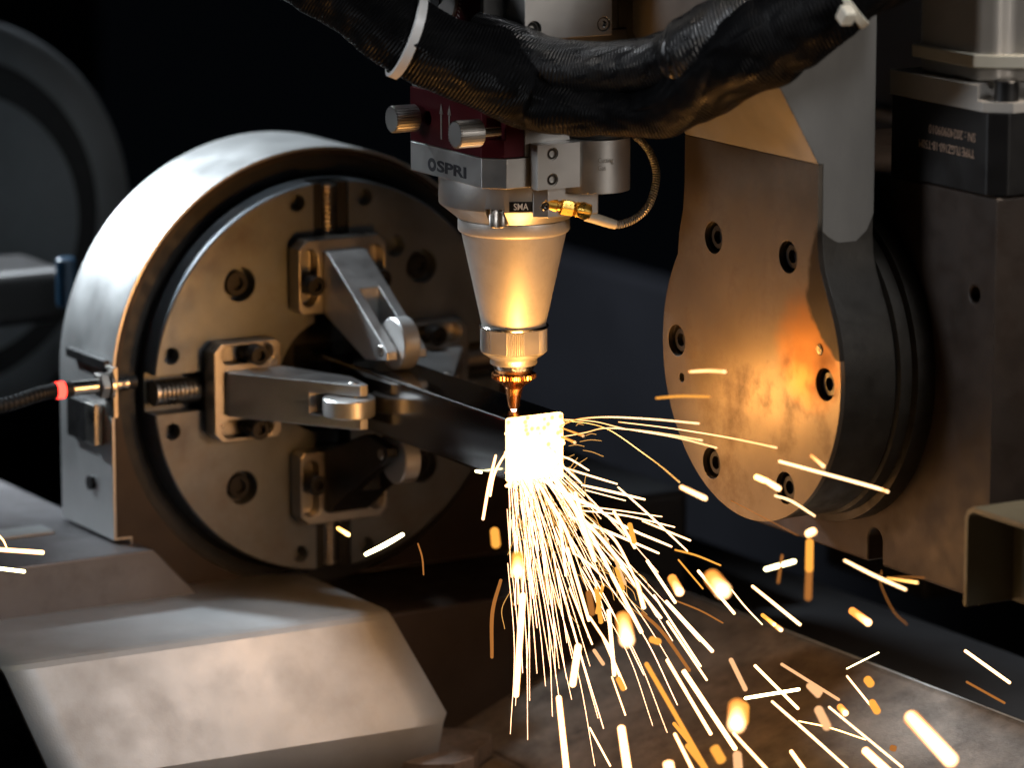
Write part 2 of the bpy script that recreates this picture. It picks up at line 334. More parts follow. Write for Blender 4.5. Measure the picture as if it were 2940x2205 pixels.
for u0,zt in ((-6,242),(6.5,242.4)):
    g=G().box(u0-.9,u0+.9,-60.7,-60.1,214.6,zt-6); g.prism([(u0-2.6,zt-8),(u0-.8,zt-7),(u0+.8,zt-7),(u0+2.6,zt-8),(u0,zt)],'y',-60.7,-60.1)
    obj('arrow_mark',g,M['print_white'] if 0 else M['print_grey'],red)
text('lettering','SPRI',M['print_dark'],body,(-13.5,-60.1,188.9),(1,0,0),(0,0,1),44.8,9.0,.15,.032)
g=G(); 
for k in range(40):
    pass
g.lathe([(2.3,-.1),(2.3,.22),(5.2,.22),(5.2,-.1)],(-21.3,-60.0,193.2),(0,-1,0),48,closed=False)
bmesh.ops.scale(g.b,verts=g.b.verts,vec=(1.22,1,1),space=Matrix.Translation(-Vector((-21.3,0,0))*S)); obj('lettering',g,M['print_dark'],body)
for (kx,kz,y0,y1,by) in ((-40,227.6,-85,-64,-59),(66.4,229.3,-90,-68.5,-52)):
    kn=obj('knob',G().lathe([(10.4,0),(9.6,-.1),(9.0,0.0)][:1]+[(9.4,.0),(10.5,1.0),(10.5,20.2),(9.6,21)],(kx,y0,kz),'y',160,rib=None),M['alu'],head)
    kn.data.clear_geometry() if 0 else None
    me=kn.data
    for v in me.vertices:
        q=v.co/S; dx,dz=q.x-kx,q.z-kz; rr=math.hypot(dx,dz)
        if rr>10.2:
            ang=math.atan2(dz,dx); f=1-.1*(.5+.5*math.cos(ang*26)>.55); v.co.x=(kx+dx*f)*S; v.co.z=(kz+dz*f)*S
    me.set_sharp_from_angle(angle=R(20))
    obj('shaft',G().cyl((kx,0,kz),'y',4,y1-1,by,24),M['chrome'],kn)
# upper slide with dial (above the sleeve)
up=obj('upper_adjuster',G().prism([(-55,-60),(52,-60),(52,-28),(-55,-28)],'z',262.5,420),M['red'],head,.5)
dl=obj('dial',G().lathe([(26,0),(26,2.6),(25,3.2),(9,3.2),(8.6,1),(0,1)],(-6,-60,327),(0,-1,0),64,closed=False),M['alu'],up)
obj('dial_hole',G().cyl((-10,-63.6,322),(0,-1,0),7,-1,.2,32),M['darkhole'],dl)
g=G()
for k in range(60):
    a=2*PI*k/60; l=3.2 if k%5 else 4.6; c=Vector((-6,-60.15,327)); d=Vector((math.cos(a),0,math.sin(a))); t=Vector((-d.z,0,d.x))*.28
    if abs((c+d*32).x+6)<40:
        q=[g.V(c+d*27.6+t),g.V(c+d*27.6-t),g.V(c+d*(27.6+l)-t),g.V(c+d*(27.6+l)+t)]; g.b.faces.new(q)
obj('scale_marks',g,M['print_white'],up,kind='stuff',flat=True)
obj('slide_rail',G().prism([(52,-60),(57,-60),(67.4,-49.6),(67.4,-28),(52,-28)],'z',262.5,420),M['alu'],head,.8)
obj('slide_body',G().box(-40,67,-27.8,52,300.5,420),M['alu_dark'],head,.8)
cov=obj('cover_box',G().box(67.2,95,-46.5,29.5,299.6,420),M['alu'],head,.6,2)
cut(cov,G().cyl((0,-38.5,307.6),'x',6.2,90.5,100,32)); cut(cov,G().cyl((0,22,308.2),'x',5.4,90.5,100,32))
screw('screw',(90.6,-38.5,307.6),(1,0,0),5.2,1.2,M['black'],cov); screw('screw',(90.6,22,308.2),(1,0,0),4.9,4.0,M['chrome'],cov)
obj('rear_strip',G().box(40,66,53,76,262,420),M['olive'],head,.8); obj('rear_strip',G().box(45,70,77,110,262,420),M['alu'],head,.8)
# gas inlet block
gp=obj('gas_block',G().prism([(67.7,-26),(76,-28),(81,-27),(81,10),(67.7,14)],'z',184.2,218.4),M['alu'],head,1.4,3)
cut(gp,G().cyl((0,-13.9,211),'x',4.9,79,90,32).cyl((0,-13.9,191.4),'x',4.9,79,90,32))
for z in (211,191.4): screw('screw',(77.2,-13.9,z),(1,0,0),4.4,3.0,M['chrome'],gp)
gc=obj('gas_port',G().cyl((64,33.5,0),'z',27,178.6,219,96),M['alu'],head,.5)
g=G().box(0,60,-60,60,-60,0); g.rot((0,0,0),'Y',62); bmesh.ops.rotate(g.b,verts=g.b.verts,cent=(0,0,0),matrix=Matrix.Rotation(R(22),3,'Z')); bmesh.ops.translate(g.b,verts=g.b.verts,vec=Vector((79,42,180))*S)
cut(gc,g)
d=Vector((.97,-.25,0)); X=Vector((.25,.97,0)); p=Vector((64,33.5,0))+d*27.15
text('lettering','Cutting\nGas',M['print_grey'],gc,p-X*5.5+Vector((0,0,196.5)),X,(0,0,1),12,10,.12,0)
obj('gas_cap',G().cyl((64,33.5,0),'z',24.5,219.2,232,64),M['rubber'],head,1)
# coaxial plug and cable
c0=Vector((62,-6,169.6)); ax=Vector((.36,.93,-.20)).normalized()
plug=obj('coaxial_plug',G().lathe([(5.2,-4),(5.2,6),(4.2,7),(4.2,9)],c0,ax,32),M['brass'],head)
obj('hex_nut',G().lathe([(5.6,9),(6.6,9.8),(6.6,19),(5.6,20)],c0,ax,6),M['brass'],plug,.4)
obj('elbow',G().lathe([(5.2,20),(6.6,21),(6.6,32),(5.4,33)],c0,ax,6),M['brass'],plug,.6)
ce=c0+ax*27; dn=Vector((.93,-.36,0)).normalized()
obj('elbow_cap',G().lathe([(6.2,-3),(6.2,5.6),(5.8,6.2),(4.9,6.2),(4.9,5.6),(0,5.6)],ce,dn,40,closed=False),M['brass'],plug)
obj('mounting_screw',G().lathe([(3.6,0),(3.6,2.4),(3.2,2.8),(1.7,2.8),(1.6,1.4),(0,1.4)],(65.6,-12.4,169.4),(1,0,0),24,closed=False),M['chrome'],head)
hp=[(1264,466),(1290,473),(1312,480),(1330,485),(1352,481),(1378,468),(1400,445),(1413,412),(1418,380),(1413,350),(1401,323),(1384,303),(1374,294),(1366,280)]
offs=[62,60,58,56,54,52,50,48,46,46,46,48,50,52]
P=cr([dep(x,y,o) for (x,y),o in zip(hp,offs)],8)
hose=obj('braided_hose',G().sweep(P,[3.0]*len(P),24,uv=True),M['hose'],head)
obj('heat_shrink',G().sweep(cr([dep(x,y,o) for (x,y),o in zip(hp[:4],offs)],5),[4.1]*10+[3.9]*3+[3.6]*3,24),M['ivory'],head)
# ------------------------------------------------------------------ square tube being cut
tube=root('square_tube','bright square steel tube clamped in the chuck, its free end glowing white-hot','tube',(-150,3,-26))
def sq(h,r,n=5):
    o=[]
    for cx,cy,a0 in ((h-r,h-r,0),(-h+r,h-r,90),(-h+r,-h+r,180),(h-r,-h+r,270)):
        for k in range(n+1): a=R(a0+90*k/n); o.append((3+cx+r*math.cos(a),-26+cy+r*math.sin(a)))
    return o
g=G(); A=[[g.V((x,y,z)) for y,z in sq(h,r)] for h,r,x in ((25,2.6,-640),(25,2.6,25),(22.2,1.6,25),(22.2,1.6,-640))]
for k in range(4):
    a,b=A[k],A[(k+1)%4]; m=len(a)
    for i in range(m): g.b.faces.new((a[i],a[(i+1)%m],b[(i+1)%m],b[i]))
obj('tube_wall',g,M['tube'],tube)
hot=emit('white_hot_steel',(1,.52,.17),16,True)
nt=hot.node_tree; e=nt.nodes['Emission']; tc=nt.nodes.new('ShaderNodeTexCoord'); vo=nt.nodes.new('ShaderNodeTexVoronoi'); vo.inputs['Scale'].default_value=175
mr=nt.nodes.new('ShaderNodeMapRange'); mr.inputs[1].default_value=.2; mr.inputs[2].default_value=.48; mr.inputs[3].default_value=2.2; mr.inputs[4].default_value=8
n2=nt.nodes.new('ShaderNodeTexNoise'); n2.inputs['Scale'].default_value=70
gr=nt.nodes.new('ShaderNodeVectorMath'); gr.operation='DOT_PRODUCT'; gr.inputs[1].default_value=(0,18,34)      # slag flecks sit towards the far upper corner
ad=nt.nodes.new('ShaderNodeMath'); ad.operation='MULTIPLY_ADD'; ad.inputs[1].default_value=1.3
m2=nt.nodes.new('ShaderNodeMapRange'); m2.inputs[1].default_value=.82; m2.inputs[2].default_value=1.02; m2.inputs[3].default_value=8; m2.inputs[4].default_value=0
mxx=nt.nodes.new('ShaderNodeMath'); mxx.operation='MAXIMUM'
L_=nt.links.new; L_(tc.outputs['Object'],vo.inputs[0]); L_(tc.outputs['Object'],n2.inputs[0]); L_(tc.outputs['Object'],gr.inputs[0]); L_(n2.outputs[0],ad.inputs[0]); L_(gr.outputs['Value'],ad.inputs[2]); L_(ad.outputs[0],m2.inputs[0])
L_(vo.outputs['Distance'],mr.inputs[0]); L_(mr.outputs[0],mxx.inputs[0]); L_(m2.outputs[0],mxx.inputs[1]); L_(mxx.outputs[0],e.inputs[1])
g=G().prism(sq(25.1,2.4),'x',25.1,27.5); obj('glowing_end',g,hot,tube)
g=G()
for i in range(44):                       # molten slag hanging along the lower edge and corners of the cut
    y=rnd.uniform(-23,29); z=-51-rnd.random()**2*5 if i<34 else rnd.uniform(-50,-8); y=y if i<34 else rnd.choice((-22,28))+rnd.uniform(-.6,.6); r=rnd.uniform(.8,2.3)
    g.lathe([(0,-r),(r*.8,-r*.6),(r,0),(r*.8,r*.6),(0,r*rnd.uniform(1,1.8))],(rnd.uniform(23,28.5),y,z),(rnd.uniform(-.3,.3),rnd.uniform(-.3,.3),-1),8,closed=False)
obj('molten_slag',g,emit('molten_slag',(1,.50,.18),6),tube,kind='stuff')
obj('kerf_glow',G().lathe([(1.4,.6),(2.4,-2),(3.2,-3.6)],(0,0,0),'z',20),emit('white_plasma',(1,.78,.62),22),tube)
# ------------------------------------------------------------------ chuck
CY0,CZ0=3,-26.5
chuck=root('tube_chuck','large grey rotary chuck with four roller jaws gripping the square tube','chuck',(-330,3,-205))
hs=[(CY0+190*math.cos(R(a)),CZ0+190*math.sin(R(a))) for a in range(0,181,3)]
hous=obj('housing',G().prism(hs+[(CY0-190,-150.5),(CY0-175,-150.5),(CY0-175,-206),(CY0+190,-206)],'x',-432,-331),M['rim'],chuck,2.2,3,35)
cut(hous,G().cyl((0,CY0,CZ0),'x',184,-337,-320,128))
obj('face_ring',G().lathe([(183,-337),(183,-331.5),(170,-330.5),(168,-334),(100,-334)],(0,CY0,CZ0),'x',128),M['rubber'],chuck)
disc=obj('face_disc',G().lathe([(163.5,-334),(165,-332),(165,-304.2),(163.8,-303)],(0,CY0,CZ0),'x',160),M['disc'],chuck)
fp=obj('front_shade',G().prism([(CY0+187.6*math.cos(R(a)),CZ0+187.6*math.sin(R(a))) for a in range(0,181,3)]+[(CY0-187.6,-148.5),(CY0-173.5,-148.5),(CY0-173.5,-205),(CY0+187.6,-205)],'x',-330.9,-330.2),M['casting'],chuck)  # added dark sheet; shade of the unlit housing front put into its colour
cut(fp,G().cyl((0,CY0,CZ0),'x',183.5,-340,-320,128))
g=G().cyl((0,CY0,CZ0),'x',50,-325,-290,64)
for q in range(4):
    gg=G().box(-322,-295,-16.5,16.5,40,175); gg.b.normal_update()
    bmesh.ops.rotate(gg.b,verts=gg.b.verts,cent=(0,0,0),matrix=Matrix.Rotation(R(90*q),3,'X')); bmesh.ops.translate(gg.b,verts=gg.b.verts,vec=Vector((0,CY0,CZ0))*S)
    me=bpy.data.meshes.new('t'); gg.b.to_mesh(me); gg.b.free(); g.b.from_mesh(me); bpy.data.meshes.remove(me)
holes=[(a,121,14.5) for a in (45,135,225,315)]+[(a+s*12,152,7.2) for a in (0,90,180,270) for s in (-1,1)]+[(60,121,9)]
for a,r,rr in holes: g.cyl((0,CY0+r*math.cos(R(a)),CZ0+r*math.sin(R(a))),'x',rr,-318,-296,32)
cut(disc,g)
for m in (M['darkhole'],): pass
for a in (45,135,225,315):
    screw('socket_screw',(-317,CY0+121*math.cos(R(a)),CZ0+121*math.sin(R(a))),(1,0,0),10.5,9.5,M['black'],disc)
obj('bore',G().cyl((0,CY0,CZ0),'x',49.8,-328,-324,48),M['darkhole'],chuck)
# jaws: built for the top, turned by quarters
def turn(o3,q): return (Matrix.Rotation(R(90*q),3,'X')@Vector(o3))
def jaw(q):
    ctr=Vector((0,CY0,CZ0))
    def fin(g):
        bmesh.ops.rotate(g.b,verts=g.b.verts,cent=(0,0,0),matrix=Matrix.Rotation(R(90*q),3,'X')); bmesh.ops.translate(g.b,verts=g.b.verts,vec=ctr*S); return g
    prof=[(-283,110),(-276,110),(-180,47),(-175,43),(-175,36),(-212,31),(-283,58)]
    mid=[(-283,110),(-276,110),(-232,84),(-232,40),(-283,58)]
    P3=lambda g,pr,t0,t1: g.prism(pr,'y',t0,t1)
    prt=obj('jaw',fin(P3(G(),prof,-18.5,18.5)),M['black' if q==2 else 'jaw'],chuck,1.1,2)  # lower jaw's shade put in as black steel instead of bright
    cut(prt,fin(G().box(-214 if q==1 else -238,-150,-8.7,8.7,0,130)))
    # base plate with two slots
    bp=obj('base_plate',fin(G().prism([(-41,62),(-37,58),(37,58),(41,62),(41,113),(34,120),(-34,120),(-41,113)],'x',-301.5,-283.2)),M['steel'],prt,1.2,2)
    gg=G()
    for s in (-1,1):
        gg.prism([(s*31+7.5*math.cos(R(a)),(105 if a<180 else 73)+7.5*math.sin(R(a))) for a in range(0,360,15)],'x',-296,-270)
    cut(bp,fin(gg))
    for s in (-1,1):
        b=fin(G().lathe([(9,-296),(9,-284),(8.4,-283.6),(8.4,-271),(7.6,-270),(4.2,-270),(4.1,-275),(0,-275)],(0,s*31,84),'x',28,closed=False)); obj('clamp_bolt',b,M['black'],prt)
    obj('roller',fin(G().lathe([(5,-7.6),(20.2,-7.6),(21.3,-6.4),(21.3,6.4),(20.2,7.6),(5,7.6)],(-186,0,47.5),'y',64)),M['rim'],prt)
    obj('roller_pin',fin(G().cyl((-186,0,43),'y',4.6,-19.6,19.6,24,.8)),M['steel'],prt)
    obj('slide_key',fin(G().box(-321,-301.6,-16,16,60,119)),M['black'],prt)
    sc=fin(G().lathe([(11,120)]+sum(([(9,121+4*k),(11,122.5+4*k),(11,123.2+4*k)] for k in range(10)),[])+[(11,161)],(-314,0,0),'z',28)); obj('lead_screw',sc,M['steel'],chuck)
    if q in(0,2):
        for s in (-1,1): obj('slot_rail',fin(G().box(-321,-306,s*11.5-4.6,s*11.5+4.6,120,163)),M['dark_cast'],chuck)
for q in (0,1,2,3): jaw(q)
obj('set_screw',G().cyl((-370.6,-187.5,-108.7),'y',6,-3,3,24),M['black'],chuck)
# ------------------------------------------------------------------ proximity sensor on the chuck
sen=root('proximity_sensor','threaded silver proximity sensor with red light on bracket at chuck side','sensor',(-350,-188,-80))
SX,SZ=-322,-17
gth=[(6.2,-227)]+sum(([(6.2,-226.5+2*k),(6.0,-225.6+2*k)] for k in range(22)),[])+[(6.2,-178)]
obj('sensor_body',G().lathe(gth,(SX,0,SZ),'y',32),M['chrome'],sen)
obj('hex_nut',G().lathe([(9.5,-204),(11.4,-203),(11.4,-196.5),(10,-195.5)],(SX,0,SZ),'y',6),M['brass'] if 0 else M['steel'],sen,.5)
obj('washer',G().cyl((SX,0,SZ),'y',13,-195.3,-193,32),M['chrome'],sen)
obj('sensor_tip',G().cyl((SX,0,SZ),'y',5.6,-178,-170,24),M['rubber'],sen)
obj('bracket',G().box(-331,-315,-192.8,-188.5,-44,-2),M['steel'],sen,.6)
obj('bracket_foot',G().box(-405,-368,-193.5,-187.2,-74,-40),M['black'],sen,1); obj('bracket_arm',G().box(-405,-332,-193.4,-187.3,-7,1),M['black'],sen,1); obj('spacer',G().box(-364,-346,-196,-187.3,-73,-38),M['steel'],sen,1)
obj('cable_collar',G().lathe([(6.4,-244),(6.8,-243),(6.8,-228),(6.4,-227)],(SX,0,SZ),'y',28),M['rubber'],sen)
obj('red_light',G().lathe([(6.85,-241.4),(6.95,-241),(6.95,-234.6),(6.85,-234.2)],(SX,0,SZ),'y',28,closed=False),M['led'],sen)
pts=cr([(SX,-243,SZ),(SX+2,-258,SZ-1),(SX+4,-280,SZ-5),(SX+2,-305,SZ-9),(SX-10,-345,SZ-20),(SX-30,-400,SZ-50)],30)
obj('ribbed_cable',G().sweep(pts,[6.2*(1-.15*(k//3%2)) if k<80 else 4.2 for k in range(len(pts))],20),M['rubber'],sen)
# ------------------------------------------------------------------ machine bed below the chuck
pf=obj('clamp_shoe',G().prism([(-520,-154),(-166,-154),(-120,-203.5),(-520,-203.5)],'x',-640,-300),M['base'],bevel=2,base=(-470,-340,-203)); tag(pf,'dark steel shoe block under left foot of the chuck','block')
obj('strip_mark',G().box(-420,-392,-420,-212,-153.9,-151.5),M['alu_dark'],pf,.8)
tag(obj('shade_block',G().box(-640,-205,-16,236,-420,-209),M['casting'],None,4,3,base=(-400,100,-420)),'dark brown block added over the lit tray under the chuck, right of the sheet cover','ledge')  # dark block added to cover the lit tray below the chuck
cs=root('chute_cover','bent dull sheet steel cover sloping down below the chuck','cover',(-168,-180,-285))
g=G()
PT=[(-640,-204),(-168-5,-204),(-169.5,-205.0),(-166.5,-207.5),(-126,-281),(-123,-286.5),(-142,-345)]
prev=None
def wr(i): return [-19,-19,-19,-18,9,4,4][i]
def wl(i): return [-372,-364,-363,-362,-343,-340,-335][i]
rows=[]
for i,(x,z) in enumerate(PT):
    z+=4; rows.append([g.V((x,wl(i)+(wr(i)-wl(i))*k/12,z)) for k in range(13)])
for i in range(len(PT)-1):
    for k in range(12): g.b.faces.new((rows[i][k],rows[i][k+1],rows[i+1][k+1],rows[i+1][k]))
o=obj('bent_sheet',g,M['cover'],cs,ang=9); mo=o.modifiers.new('thick','SOLIDIFY'); mo.thickness=.004; mo.offset=-1
# catch tray: right sheet with ridge, left sheet under the cover
def sheet(name,P4,nx,ny,m,amp,sc,parent=None,thick=4,**kw):
    g=G(); a,b,c,d=[Vector(p) for p in P4]; V=[]
    for i in range(nx+1):
        r=[]
        for j in range(ny+1):
            s,t=i/nx,j/ny; p=(a*(1-s)+b*s)*(1-t)+(d*(1-s)+c*s)*t
            p.z+=amp*noise.fractal(p*sc,1,2,4); r.append(g.V(p))
        V.append(r)
    for i in range(nx):
        for j in range(ny): g.b.faces.new((V[i][j],V[i+1][j],V[i+1][j+1],V[i][j+1]))
    o=obj(name,g,m,parent,ang=60,**kw); mo=o.modifiers.new('thick','SOLIDIFY'); mo.thickness=thick*S; mo.offset=-1
    return o
tr=root('catch_tray','scorched steel catch tray under the cut with raised far edge','tray',(100,150,-340))
sheet('far_side',((-520,290,-230),(900,290,-230),(900,60,-322),(-520,60,-322)),160,40,M['tray'],.7,.02,tr)
sheet('edge_flange',((-520,292,-230),(900,292,-230),(900,312,-330),(-520,312,-330)),60,6,M['tray'],2,.02,tr)
sheet('near_side',((-520,60,-323),(900,60,-323),(900,-500,-345),(-520,-500,-345)),140,60,M['tray'],2,.018,tr)
for i,(px,py,z,sx,sy,h,rz,m,lab) in enumerate((
  (1240,2190,-322,95,75,14,35,'slug','grey pitted scrap plate at bottom edge beside the chute cover'),
  (2270,2090,-296,85,42,16,-8,'amber_slug','amber heat-tinted offcut lying in the tray among sparks'),
  (2090,2140,-304,60,30,12,30,'slug','small dark scrap piece left of the amber offcut'),
  (1720,2120,-318,70,34,10,-35,'slug','flat scrap strip lying under the falling spark spray'),
  (1890,1790,-270,80,24,10,12,'slug','narrow scrap bar on the far slope of the tray'))):
    p=on(px,py,'z',z); g=G(); n=14
    g.prism([(sx*.5*math.cos(2*PI*k/n)*(1+.25*abs(math.sin(4*PI*k/n)))*(1+.12*rnd.uniform(-1,1)),sy*.5*math.sin(2*PI*k/n)*(1+.25*abs(math.sin(4*PI*k/n)))*(1+.12*rnd.uniform(-1,1))) for k in range(n)],'z',0,h)
    g.rot((0,0,0),'Z',rz); g.rot((0,0,0),'X',rnd.uniform(8,22)); bmesh.ops.translate(g.b,verts=g.b.verts,vec=Vector((p.x,p.y,z))*S)
    tag(obj('scrap_piece',g,M[m],None,1.2,base=(p.x,p.y,z)),lab,'scrap','scrap pieces in the tray')
obj('ridge_highlight',G().sweep([(-520,291,-229.5),(900,291,-229.5)],3.2,12),M['cover'],tr)  # added lighter lip stands in for the ridge's edge highlight
g=G()                                      # loose slag grit, too small to pick apart
for i in range(5200):
    x=rnd.uniform(-250,520); t=rnd.random()
    if rnd.random()<.7: y=60+230*t; z=-322+92*t
    else: y=60-420*t; z=-323-16*t
    r=rnd.uniform(.5,1.3) if rnd.random()<.93 else rnd.uniform(1.5,3.2)
    v=[g.V((x+r*math.cos(a+i)*rnd.uniform(.7,1.4),y+r*math.sin(a+i)*rnd.uniform(.7,1.4),z+.2)) for a in (0,2.1,4.2)]+[g.V((x,y,z+r*1.2))]
    for f in ((0,1,3),(1,2,3),(2,0,3)): g.b.faces.new([v[k] for k in f])
o=obj('slag_grit',g,M['slug'],None,kind='stuff',flat=True,base=(100,150,-320)); o['label']='dark slag grit scattered over the catch tray'
# bed members behind
def bedbar(name,lab,x0,x1,y0,y1,z0,z1,m,bev=6): 
    o=obj(name,G().box(x0,x1,y0,y1,z0,z1),M[m],None,bev,3,base=((x0+x1)/2,(y0+y1)/2,z0)); tag(o,lab,'beam'); return o
bedbar('bed_rail','blue-grey bed rail running behind the tray below the rotary head',-700,1200,330,470,-330,-252,'bar')
bedbar('bed_block','pale grey block on the bed behind the glowing tube end',-620,-290,238,350,-300,-160,'bar',8)
q0=on(1880*K,0,'y',620); q1=on(1960*K,345*K,'y',620)
cbn=root('control_cabinet','blurred blue-grey cabinet behind the neck and the gearbox','cabinet',(q0.x,640,-300))
obj('cabinet_body',G().box(q0.x-60,q1.x+40,620,760,-300,q0.z+90),M['cab'],cbn,4)
q2=on(1900*K,232*K,'y',610); q3=on(1900*K,252*K,'y',610); obj('pale_trim',G().box(q0.x-60,q1.x+40,600,619,q3.z,q2.z),M['alu_dark'],cbn,3)
# ------------------------------------------------------------------ bracket that carries the head
br=root('head_bracket','heavy steel bracket with round bolted flange and angled neck beside the head','bracket',(178,100,57))
FU,FZ=178.5,57
def flange():
    P=[(FU+121*math.cos(R(a)),FZ+121*math.sin(R(a))) for a in range(146,395,3)]
    # right shoulder up to the neck
    P+= [(272,139),(268.5,150),(267,165),(267,218),(87,218),(87,182),(85,160),(80,142)]
    return P
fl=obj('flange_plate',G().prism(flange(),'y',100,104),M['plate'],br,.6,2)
g=G(); bolts=[(FU+101*math.cos(R(a)),FZ+101*math.sin(R(a))) for a in (0,60,120,180,240,300)]
for x,z in bolts: g.cyl((x,0,z),'y',12.2,90,109,36)
g.cyl((272,0,82),'y',4.2,90,106,24); g.cyl((85,0,29),'y',3.6,90,106,24); cut(fl,g)
fb=obj('flange_body',G().prism([(FU+(x-FU)*.994,FZ+(z-FZ)*.994) for x,z in flange()],'y',104.2,150),M['dark_cast'],br,1.2,2)
g=G()
for x,z in bolts: g.cyl((x,0,z),'y',12.2,90,112,36)
cut(fb,g)
for x,z in bolts: screw('flange_bolt',(x,111.5,z),(0,-1,0),9.4,7.5,M['black'],fl)
obj('dowel_pin',G().cyl((272,0,82),'y',3.9,99.2,106,24,.5),M['chrome'],fl)
nk=obj('neck',G().prism([(104.3,168),(104.3,218),(100,218.3),(61,284),(52,300),(52,560),(150,560),(150,178),(144,166),(134,158),(126,156),(117,159),(109,164)],'x',87.2,267),M['neck'],br,.8,2)
# ------------------------------------------------------------------ rotary drive behind the flange
rd=root('rotary_drive','dark rotary drive housing with black gearbox and silver motor on top','drive',(240,230,-98))
obj('rotary_hub',G().lathe([(117,150.4),(118,151),(122,153),(122,163),(128,164),(128,179.6)],(FU,0,FZ),'y',128),M['dark_cast'],rd)
hs=obj('drive_housing',G().box(40,376,180,330,-98,201.5),M['casting'],rd,2.5,3)
cut(hs,G().prism([(232+9*math.cos(R(a)),-80+9*math.sin(R(a))) for a in range(0,181,15)]+[(223,-110),(241,-110)],'y',150,200).cyl((352,0,128),'y',5.5,170,200,24))
gb=obj('gearbox',G().prism([(247,178),(366,178),(377,189),(377,310),(247,310)],'z',202,262.5),M['blackbox'],rd,1.5)
text('lettering','TYPE:TLGZ160-18-T50M',M['print_warm'],gb,(351,177.9,233.9),(-1,0,0),(0,0,-1),68,6.3,.1,0)
text('lettering','SN : 20240909010',M['print_warm'],gb,(352,177.9,245.9),(-1,0,0),(0,0,-1),57,6.5,.1,0)
mf=obj('motor_flange',G().prism([(247,176.5),(362,176.5),(378,192),(378,308),(247,308)],'z',262.7,281),M['motor'],rd,1.5)
cut(mf,G().cyl((366,196,0),'z',22,270,290,48))
obj('flange_bolt',G().cyl((364,196,0),'z',9,269,285,24,1),M['black'],rd)
mo_=obj('motor',G().prism([(268,190),(270,186),(340,186),(352,196),(352,208),(366,222),(366,300),(268,300)],'z',281.2,520),M['motor'],rd,5,4)
# ------------------------------------------------------------------ black cable sleeve and ties
sl=root('cable_sleeve','thick black woven cable sleeve sagging in front of the cutting head','cable sleeve',tuple(dep(1300,200,150)))
SP=[(380,-230,92,150),(560,-130,90,158),(740,-28,88,165),(880,76,85,170),(980,124,86,170),(1080,160,92,165),(1165,192,94,160),(1250,226,70,175),(1340,238,56,190),(1430,236,57,210),(1500,194,74,232),(1560,142,90,250),(1630,98,98,268),(1710,52,93,282),(1780,15,86,290),(1830,-18,74,292),(1900,-60,74,292),(2000,-110,74,290)]
Q=cr([(*dep(x,y,o),r*PXMM*.955) for x,y,r,o in SP],16)
def wrinkle(p,L,a):
    q=Vector((p.x,p.y,p.z)); return .06*noise.noise(q*.025)+.17*(abs(noise.noise(Vector((L*.035,a*1.1,3.3))))-.25)+.016*noise.noise(q*.09)
obj('sleeve_body',G().sweep([Vector(q[:3]) for q in Q],[q[3] for q in Q],96,uv=True,disp=wrinkle),M['sleeve'],sl,ang=80)
SP2=[(1040,60,40,130),(1110,100,50,160),(1200,138,56,178),(1290,144,56,192),(1380,138,57,212),(1450,122,60,228),(1475,114,64,236),(1490,110,76,242),(1540,88,82,252),(1620,42,82,262),(1720,-30,80,268)]
Q=cr([(*dep(x,y,o),r*PXMM*.96) for x,y,r,o in SP2],14)
def wr2(p,L,a):
    return .05*noise.noise(p*.04)+.07*(abs(noise.noise(Vector((L*.05,a*1.3,9.3))))-.25)+.02*noise.noise(p*.11)
obj('inner_sleeve',G().sweep([Vector(q[:3]) for q in Q],[q[3] for q in Q],80,uv=True,disp=wr2),M['sleeve2'],sl,ang=80)
def tie(p0,p1,r,wd,lab,m):
    a,b=Vector(p0),Vector(p1); ax=(b-a).normalized(); c=(a+b)/2
    g=G().lathe([(r-1.5,-wd/2),(r,-wd/2),(r+1.2,-wd/2+.6),(r+1.2,wd/2-.6),(r,wd/2),(r-1.5,wd/2)],c,ax,96,closed=False)
    return tag(obj('cable_tie',g,M[m],None,base=tuple(c)),lab,'cable tie','cable ties')
tie(dep(864,72.5,172),dep(892,83,169.5),91*PXMM*.96,7.6,'white nylon cable tie around the left end of black sleeve','white_nylon')
t2=tie(dep(1812,-6,291),dep(1828,-18,292),78*PXMM*.96,7,'ivory cable tie at upper right end of black sleeve','ivory')
p=dep(1828,32,330); g=G().box(-5.5,5.5,-5,5,-6,6); g.rot((0,0,0),'Y',35); bmesh.ops.translate(g.b,verts=g.b.verts,vec=p*S); obj('tie_head',g,M['ivory'],t2,2,3)
st=G().prism([(262,188),(266,182),(342,182),(356,194),(372,220),(372,306),(262,306)],'z',292,302)
tag(obj('cable_tie',st,M['ivory'],None,1.5,3,base=(310,240,292)),'broad ivory strap around the silver motor at top right','strap','cable ties')
# ------------------------------------------------------------------ angle bracket at lower right
cb=root('sheet_channel','bent olive sheet metal channel at the lower right edge','channel',(330,140,-125))
def cpt(x,y,w): return on(x*K,y*K,'y',w)
W0=120
a=cpt(2078,1308,W0); b=cpt(2086,1112,W0)
X0=(a.x+b.x)/2; ZT=b.z+7; ZB=a.z
prof=[(X0,ZB),(X0,ZT-9),(X0+3,ZT-3),(X0+9,ZT),(X0+190,ZT),(X0+190,ZT-4),(X0+10,ZT-4),(X0+5.5,ZT-6.5),(X0+4,ZT-10),(X0+4,ZB)]
obj('bent_sheet',G().prism(prof,'y',W0,W0+75),M['olive'],cb,.6)
obj('back_sheet',G().box(X0+4.2,X0+190,W0+40,W0+44,ZB,ZT-4.2),M['olive'],cb,.5)
